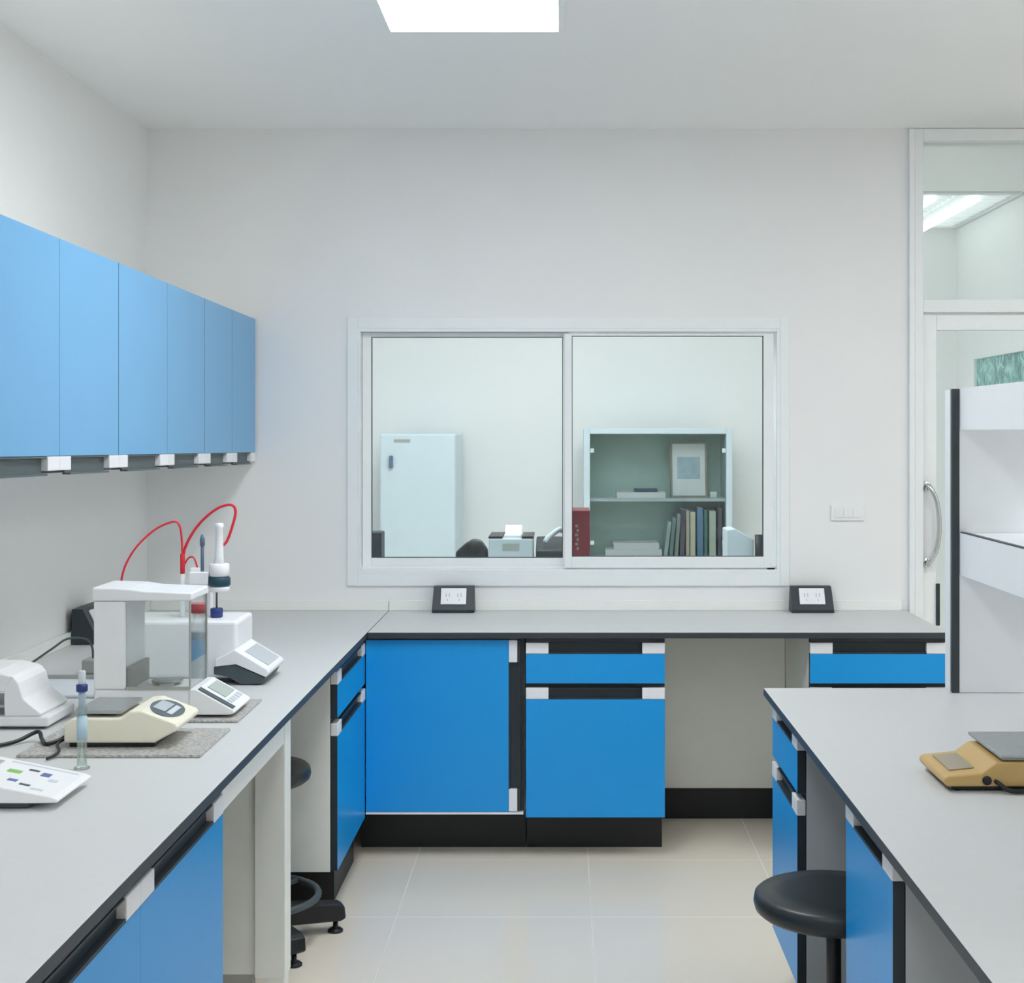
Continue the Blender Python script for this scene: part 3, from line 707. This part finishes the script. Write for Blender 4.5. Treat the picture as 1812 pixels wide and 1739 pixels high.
# slim tube with blue collar
tx, ty = PX(145, 3.24), 3.24
t = thing('sample_tube', 'slim clear tube with blue collar standing in front of the cream balance', 'tube', (tx, ty, TOP))
a = MB(); a.lathe([(0, Z0), (0.017, Z0), (0.017, Z0+0.003), (0.0105, Z0+0.006), (0.0105, 0.985), (0, 0.985)], (tx, ty, 0), 24); obj('glass_body', a, 'tube', t)
a = MB(); a.lathe([(0, 0.915), (0.0114, 0.915), (0.0114, 0.965), (0, 0.965)], (tx, ty, 0), 24); obj('paper_label', a, 'printblue', t)
a = MB(); a.cyl(0.0075, 0.9855, 1.020, (tx, ty, 0), 20); obj('neck', a, 'liquid', t)
a = MB(); a.cyl(0.0125, 1.020, 1.036, (tx, ty, 0), 20); obj('collar', a, 'navy', t)
a = MB(); a.cyl(0.008, 1.0362, 1.066, (tx, ty, 0), 20); obj('stopper', a, 'key', t)

# keypad meter at the front left
t = thing('ph_meter', 'white bench meter with green and blue keys, nearest device on the left bench', 'meter', (-1.13, 2.98, TOP))
SA, SB = (-1.30, 0.934), (-1.005, 0.874)
y0, y1 = 2.885, 3.09
a = MB(); a.prism([(-1.32, Z0+0.012), (-1.045, Z0+0.012), (-0.995, 0.864), (-0.993, 0.870), (-1.005, 0.875), (-1.30, 0.934), (-1.32, 0.93)], y0, y1, 'y'); body = obj('body', a, 'white', t, 0.007, segs=3)
a = MB(); a.box(-1.31, -1.055, y0+0.012, y1-0.012, Z0, Z0+0.0115); obj('underside', a, 'slate', t, 0.002)
a = MB(); on_slope(a, SA, SB, 0.05, 0.46, 2.935, 3.06); obj('display', a, 'lcd', body, 0.0008)
a = MB(); on_slope(a, SA, SB, 0.50, 0.97, 3.066, 3.074, 0.0003, 0.0012); obj('dark_line', a, 'key', body)
for s, y, m, w_, h_ in ((0.60, 3.005, 'keygreen', 0.09, 0.020), (0.80, 3.02, 'keyblue', 0.06, 0.024), (0.70, 3.035, 'slate', 0.07, 0.010), (0.66, 2.945, 'keyblue', 0.06, 0.014), (0.76, 2.93, 'slate', 0.07, 0.009), (0.86, 2.915, 'key', 0.08, 0.010), (0.88, 2.99, 'key', 0.06, 0.016)):
    a = MB(); on_slope(a, SA, SB, s-w_/2, s+w_/2, y-h_/2, y+h_/2, 0.0004, 0.0018); obj('key', a, m, body)

# adapter, cord and tray at the back of the left bench
t = thing('power_adapter', 'grey power adapter with thin arching cord behind the blue-collared tube', 'adapter', (-1.44, 4.52, TOP))
a = MB(); a.box(-1.475, -1.415, 4.49, 4.56, Z0, 0.895); obj('housing', a, 'grey', t, 0.005)
a = MB(); a.tube([(-1.45, 4.525, 0.892), (-1.452, 4.52, 0.93), (-1.468, 4.51, 0.955), (-1.52, 4.50, 0.958), (-1.56, 4.47, 0.93), (-1.62, 4.42, 0.885), (-1.66, 4.38, 0.862), (-1.68, 4.3, 0.8535)], 0.0035, 8); obj('cord', a, 'slate', t)
t = thing('flat_tray', 'flat pale tray lying behind the moisture analyser near the wall', 'tray', (-1.46, 4.22, TOP))
a = MB(); a.box(-1.60, -1.30, 4.09, 4.36, Z0, 0.860); obj('tray_base', a, 'key', t, 0.003)
a = MB()
a.box(-1.60, -1.30, 4.352, 4.36, 0.8602, 0.872); a.box(-1.60, -1.592, 4.09, 4.35, 0.8602, 0.872); a.box(-1.308, -1.30, 4.09, 4.35, 0.8602, 0.872); obj('rim', a, 'grey', t, 0.001)

# ------------------------------------------------------------------ ochre balance on the island
t = thing('top_loading_balance', 'ochre balance with grey steel pan on the island worktop', 'balance', (0.93, 3.14, TOP))
y0, y1 = 3.03, 3.245
a = MB(); a.prism([(0.790, Z0+0.010), (1.085, Z0+0.010), (1.09, 0.86), (1.09, 0.908), (1.08, 0.911), (0.892, 0.911), (0.862, 0.889), (0.79, 0.882), (0.784, 0.876), (0.784, 0.868)], y0, y1, 'y'); body = obj('body', a, 'orange', t, 0.006, segs=3)
a = MB(); a.box(0.80, 1.08, y0+0.008, y1-0.008, Z0+0.003, Z0+0.0095)
for fx in (0.815, 1.06):
    for fy in (y0+0.02, y1-0.02): a.cyl(0.009, Z0, Z0+0.004, (fx, fy, 0), 12)
obj('underside', a, 'black', t)
SA, SB = (0.79, 0.882), (0.862, 0.889)
a = MB(); on_slope(a, SA, SB, 0.22, 0.95, 3.075, 3.215); obj('keypad', a, 'ochredisplay', body, 0.001)
a = MB(); a.box(0.90, 1.083, y0+0.004, y1+0.03, 0.918, 0.925); a.box(0.908, 1.075, y0+0.012, y1-0.01, 0.9113, 0.9178); obj('weighing_pan', a, 'steel', t, 0.002)
a = MB(); a.cyl(0.0095, y0-0.004, y0+0.001, (0.872, 0, 0.874), 20, 0, 'y'); obj('power_jack', a, 'black', body)
a = MB(); a.tube([(0.890, y0+0.002, 0.872), (0.897, y0-0.012, 0.868), (0.912, y0-0.02, 0.858), (0.945, y0-0.022, 0.8562), (1.0, y0-0.02, 0.8562), (1.1, y0-0.03, 0.8562)], 0.0046, 10); obj('power_cord', a, 'black', t)

# ------------------------------------------------------------------ office behind the window
a = MB()
a.box(-0.95, 0.98, 6.26, 6.86, 0.87, 0.90)
t = thing('office_bench', 'pale office bench against the far side of the window wall', 'bench', (0, 6.5, 0))
obj('bench_top', a, 'desk', t)
for x in (-0.93, 0.93):
    a = MB(); a.box(x-0.02, x+0.02, 6.28, 6.84, 0.0, 0.8695); obj('leg', a, 'desk', t)
ZB = 0.9008
def bxz(px0, px1, py, Y): return PX(px0, Y), PX(px1, Y), PZ(py, Y)
# red file
Y = 6.42; x0, x1, z1 = bxz(1013, 1044, 903, Y)
t = thing('box_file', 'dark red lever file standing upright behind the right window pane', 'file', ((x0+x1)/2, Y+0.12, ZB))
a = MB(); a.box(x0, x1, Y, Y+0.25, ZB, z1); obj('cover', a, 'wine', t, 0.004)
a = MB()
zz = PZ(975, Y)
for i in range(6): a.box(x0+0.012+0.006*(i % 2), x0+0.024+0.004*(i % 2), Y-0.0015, Y-0.0002, PZ(928+i*8, Y)-0.012, PZ(928+i*8, Y))
obj('spine_mark', a, 'frame', t)
# printer
Y = 6.50; x0, x1, z1 = bxz(865, 943, 953, Y)
t = thing('desk_printer', 'pale desk printer with paper on top behind the left window pane', 'printer', ((x0+x1)/2, Y+0.15, ZB))
a = MB(); a.box(x0, x1, Y, Y+0.3, ZB, z1); obj('housing', a, 'officewhite', t, 0.006)
a = MB(); a.box(x0-0.002, x0+0.06, Y+0.005, Y+0.29, z1+0.0003, z1+0.01); a.box(x1-0.05, x1+0.002, Y+0.005, Y+0.29, z1+0.0003, z1+0.01); obj('black_top', a, 'black', t, 0.002)
a = MB(); a.prism([(Y+0.06, z1+0.0003), (Y+0.22, z1+0.0003), (Y+0.26, z1+0.04), (Y+0.245, z1+0.045), (Y+0.18, z1+0.012), (Y+0.06, z1+0.010)], x0+0.065, x1-0.055, 'x'); obj('paper_stack', a, 'paper', t)
a = MB(); a.box(x0+0.06, x1-0.06, Y-0.003, Y-0.0003, PZ(975, Y), PZ(962, Y)); obj('output_slot', a, 'lcd', t)
# dark gadget left of printer
Y = 6.52; x0, x1, z1 = bxz(822, 850, 955, Y)
t = thing('tape_dispenser', 'small black rounded desk gadget left of the pale printer', 'desk gadget', ((x0+x1)/2, Y+0.06, ZB))
a = MB(); a.prism([(x0-0.04, ZB), (x1+0.03, ZB), (x1+0.03, z1-0.05), (x1, z1-0.008), ((x0+x1)/2, z1), (x0, z1-0.02), (x0-0.04, z1-0.055)], Y, Y+0.11, 'y'); obj('housing', a, 'dark', t, 0.01)
a = MB(); a.cyl(0.03, Y-0.012, Y-0.0005, ((x0+x1)/2, 0, z1-0.04), 24, 0, 'y'); obj('wheel', a, 'black', t)
# telephone right of printer
Y = 6.50; x0, x1, z1 = bxz(948, 996, 962, Y)
t = thing('desk_telephone', 'dark desk telephone right of the pale printer', 'telephone', ((x0+x1)/2, Y+0.1, ZB))
a = MB(); a.prism([(Y, ZB), (Y+0.2, ZB), (Y+0.2, z1+0.02), (Y, z1-0.03)], x0, x1, 'x'); obj('base', a, 'dark', t, 0.006)
a = MB(); a.tube([(x0+0.04, Y+0.04, z1+0.005), (x0+0.06, Y+0.06, z1+0.028), (x1-0.02, Y+0.1, z1+0.055), (x1-0.003, Y+0.12, z1+0.05)], 0.012, 10); obj('handset', a, 'officewhite', t)
# dark box at the left edge of the pane
Y = 6.40; x0, x1, z1 = bxz(658, 675, 942, Y)
a = MB(); a.box(x0-0.03, x1, Y, Y+0.12, ZB, z1)
tag(obj('desk_speaker', a, 'dark', None, 0.005), 'small dark box at the lower left corner of the window', 'speaker')
# white wedge and black cup at the right
Y = 6.52; x0, x1, z1 = bxz(1287, 1334, 936, Y)
t = thing('paper_tray', 'white wedge-shaped paper tray at the lower right of the window', 'paper tray', ((x0+x1)/2, Y+0.1, ZB))
a = MB(); a.prism([(x0, ZB), (x1, ZB), (x1, z1-0.045), (x0+0.035, z1), (x0, z1-0.005)], Y, Y+0.2, 'y'); obj('tray_body', a, 'officewhite', t, 0.004)
a = MB(); a.box(x0-0.004, x1+0.002, Y-0.003, Y-0.0003, ZB+0.08, ZB+0.1); obj('tray_lip', a, 'paper', t)
Y = 6.46; x0, x1, z1 = bxz(1337, 1353, 947, Y)
t = thing('pen_cup', 'black pen cup at the lower right corner of the window', 'cup', ((x0+x1)/2, Y+0.03, ZB))
a = MB(); cxm = (x0+x1)/2; a.lathe([(0, ZB), (0.02, ZB), (0.024, z1), (0.021, z1), (0.018, ZB+0.004), (0, ZB+0.004)], (cxm+0.004, Y+0.03, 0), 24); obj('cup_body', a, 'black', t)

# white refrigerator
Y = 8.42; x0, x1, z1 = bxz(672, 806, 767, Y)
t = thing('refrigerator', 'tall white refrigerator in the office behind the left window pane', 'refrigerator', ((x0+x1)/2, Y+0.28, 0))
a = MB(); a.box(x0, x1, Y+0.05, Y+0.58, 0.02, z1); obj('body', a, 'officewhite', t, 0.008)
a = MB(); a.box(x0+0.02, x1-0.02, Y+0.06, Y+0.5, 0.0, 0.0195); obj('feet', a, 'black', t)
a = MB(); a.box(x0, x1, Y, Y+0.045, 0.05, z1-0.002); dr = obj('door', a, 'officewhite', t, 0.012, segs=3)
a = MB(); hx = PX(692, Y); a.box(hx-0.010, hx+0.012, Y-0.02, Y-0.0005, PZ(828, Y), PZ(806, Y)); obj('handle', a, 'rod', dr, 0.004)
a = MB(); a.box(PX(697, Y), PX(726, Y), Y-0.004, Y-0.0005, PZ(782, Y), PZ(777, Y)); obj('badge', a, 'grey', dr, 0.001)

# bookcase
Y = 8.60; x0, x1 = PX(1033, Y), PX(1296, Y); zt = PZ(758, Y)
t = thing('bookcase', 'glass-fronted steel bookcase in the office behind the right window pane', 'bookcase', ((x0+x1)/2, Y+0.2, 0))
D = 0.30; ft = 0.036
a = MB()
a.box(x0, x0+ft, Y, Y+D, 0.06, zt); a.box(x1-ft, x1, Y, Y+D, 0.06, zt); a.box(x0+ft, x1-ft, Y, Y+D, zt-0.032, zt); a.box(x0+ft, x1-ft, Y, Y+D, 0.06, 0.10)
obj('carcass', a, 'officewhite', t, 0.003)
a = MB(); a.box(x0+ft, x1-ft, Y+D-0.012, Y+D, 0.10, zt-0.032); obj('back_panel', a, 'steelgreen', t)
a = MB(); a.box(x0+ft, x0+ft+0.003, Y+0.03, Y+D-0.013, 0.10, zt-0.033); a.box(x1-ft-0.003, x1-ft, Y+0.03, Y+D-0.013, 0.10, zt-0.033); a.box(x0+ft+0.004, x1-ft-0.004, Y+0.03, Y+D-0.013, zt-0.036, zt-0.033); obj('lining', a, 'steelgreen', t)
a = MB(); a.box(x0+0.02, x1-0.02, Y+0.02, Y+D-0.02, 0.0, 0.0595); obj('plinth', a, 'grey', t)
zs = PZ(882, Y)
for z in (zs, 0.852, 0.45):
    a = MB(); fs = a.box(x0+ft+0.004, x1-ft-0.004, Y+0.03, Y+D-0.014, z-0.018, z); obj('shelf', a, 'officewhite', t)
xm = (x0+x1)/2
for sx0_, sx1_, hx in ((x0+ft+0.002, xm-0.001, xm-0.03), (xm+0.001, x1-ft-0.002, xm+0.03)):
    a = MB(); a.box(sx0_, sx1_, Y+0.006, Y+0.010, 0.102, zt-0.034); dr = obj('door', a, 'pane', t)
    for zz in (PZ(797, Y), PZ(960, Y)):
        a = MB(); u = sx0_ if hx < xm else sx1_-0.022; a.box(u, u+0.022, Y+0.001, Y+0.0055, zz-0.012, zz+0.012); obj('hinge', a, 'officewhite', dr)
zsA = zs+0.0008; zsB = 0.8528
yb0 = Y+0.05
# books on the lower shelf
books = [(1180, 26, 0.205, (168, 196, 196), 0.13, 'pale teal thin book leaning at the left of the bookcase row'),
         (1189, 26, 0.225, (120, 150, 150), 0.10, 'grey-green thin book leaning second from the left'),
         (1198, 24, 0.25, (150, 166, 160), 0.07, 'grey thin book leaning against the dark one'),
         (1207, 30, 0.275, (104, 98, 122), 0.035, 'dark violet book standing among the leaning ones'),
         (1216, 22, 0.272, (206, 196, 180), 0.0, 'beige book left of the cream one'),
         (1225, 34, 0.262, (226, 226, 200), 0.0, 'cream book left of the blue one'),
         (1238, 40, 0.285, (98, 150, 190), 0.0, 'sky blue book in the middle of the bookcase row'),
         (1248, 22, 0.27, (84, 136, 140), 0.0, 'teal book right of the sky blue one'),
         (1260, 44, 0.268, (206, 222, 206), 0.0, 'wide pale green book near the right end of the row'),
         (1273, 26, 0.285, (92, 92, 116), 0.0, 'slate book at the right end of the bookcase row')]
xprev = None
for i, (px, wmm, h, col, lean, lb) in enumerate(books):
    bm_ = 'book_cover_' + str(i); M[bm_] = mat('book_cover', col, 0.6, vary=0.05)
    wd = wmm/1000*0.86
    xc = PX(px+1, yb0)
    a = MB(); a.box(-wd/2, wd/2, 0, 0.19, 0, h)
    b = MB(); b.box(-wd/2+0.003, wd/2-0.003, 0.004, 0.188, h+0.0002, h+0.0012)
    la = lean
    R = Matrix.Rotation(la, 3, 'Y')
    lift = wd/2*math.sin(la)+0.0005
    loc = Vector((xc-h/2*math.sin(la)*0.9, yb0, zsB+lift))
    t = thing('book', lb, 'book', loc, 'books on the lower shelf of the bookcase')
    a.xf(lambda p: R @ p + loc); b.xf(lambda p: R @ p + loc)
    obj('cover', a, bm_, t, 0.0015); obj('pages', b, 'paper', t)
# paper stacks
def stack(px0, px1, py0, py1, lb, y0=None, m='paper'):
    a = MB(); y_ = yb0 if y0 is None else y0; z0_, z1_ = py0, py1
    n = 5
    for i in range(n):
        s = random.uniform(-0.003, 0.003); a.box(PX(px0, y_)+s, PX(px1, y_)+s, y_+abs(s), y_+0.19, z0_+(z1_-z0_)*i/n+0.0001, z0_+(z1_-z0_)*(i+1)/n)
    return tag(obj('paper_stack', a, m), lb, 'papers')
stack(1072, 1172, zsB, zsB+0.042, 'wide stack of white papers at the bottom left of the bookcase')
stack(1086, 1166, zsB+0.0425, zsB+0.082, 'smaller white paper stack on top of the wide one in the bookcase', yb0+0.01)
stack(1092, 1178, zsA, zsA+0.034, 'low stack of white papers on the upper bookcase shelf')
a = MB(); a.box(PX(1124, yb0), PX(1164, yb0), yb0+0.02, yb0+0.17, zsA+0.0345, zsA+0.052)
tag(obj('notebook', a, 'bluedge', None, 0.002), 'dark notebook lying on the papers of the upper bookcase shelf', 'notebook')
cx0, cx1 = PX(1188, yb0), PX(1254, yb0); zc1 = PZ(782, yb0)
t = thing('picture_frame', 'framed certificate standing on the upper bookcase shelf', 'picture frame', ((cx0+cx1)/2, yb0+0.1, zsA))
tilt = lambda p: Vector((p.x, p.y+(p.z-zsA)*0.15, p.z))
a = MB(); e = 0.012; yy = yb0+0.06
ring(a, cx0, cx1, zsA, zc1, yy, yy+0.018, e, e, e, e); a.xf(tilt); obj('frame', a, 'frame', t, 0.002)
a = MB(); a.box(cx0+e, cx1-e, yy+0.008, yy+0.012, zsA+e, zc1-e); a.xf(tilt); sh = obj('certificate', a, 'paper', t)
a = MB(); a.box(cx0+e+0.03, cx1-e-0.03, yy+0.0065, yy+0.0078, zsA+0.11, zc1-0.09); a.xf(tilt); obj('print', a, 'printblue', sh)
a = MB(); a.box(PX(1258, yb0), PX(1269, yb0), yb0+0.02, yb0+0.06, zsA, zsA+0.036)
tag(obj('small_box', a, 'paper', None, 0.002), 'small white box at the right end of the upper bookcase shelf', 'box')

# ------------------------------------------------------------------ world, camera, view
wd = bpy.data.worlds.new('world'); S.world = wd; wd.use_nodes = True
wd.node_tree.nodes['Background'].inputs[0].default_value = (0.8, 0.9, 1.0, 1); wd.node_tree.nodes['Background'].inputs[1].default_value = 0.3
cam = bpy.data.cameras.new('camera'); co = bpy.data.objects.new('camera', cam); C.objects.link(co)
co.location = (0, 0, EYE); co.rotation_euler = (PI/2, 0, 0)
cam.sensor_fit = 'HORIZONTAL'; cam.sensor_width = 36; cam.lens = F/1812*36
cam.shift_x = -(CX-906)/1812; cam.shift_y = (CY-869.5)/1812
cam.clip_start = 0.05
S.camera = co
S.view_settings.view_transform = 'Standard'; S.view_settings.look = 'None'
S.view_settings.exposure = 0.06; S.view_settings.gamma = 1.0; S.view_settings.use_curve_mapping = False
S.cycles.use_denoising = True
S.cycles.max_bounces = 12; S.cycles.diffuse_bounces = 8; S.cycles.glossy_bounces = 4; S.cycles.transparent_max_bounces = 16
S.cycles.caustics_reflective = False; S.cycles.caustics_refractive = False
S.cycles.sample_clamp_indirect = 6
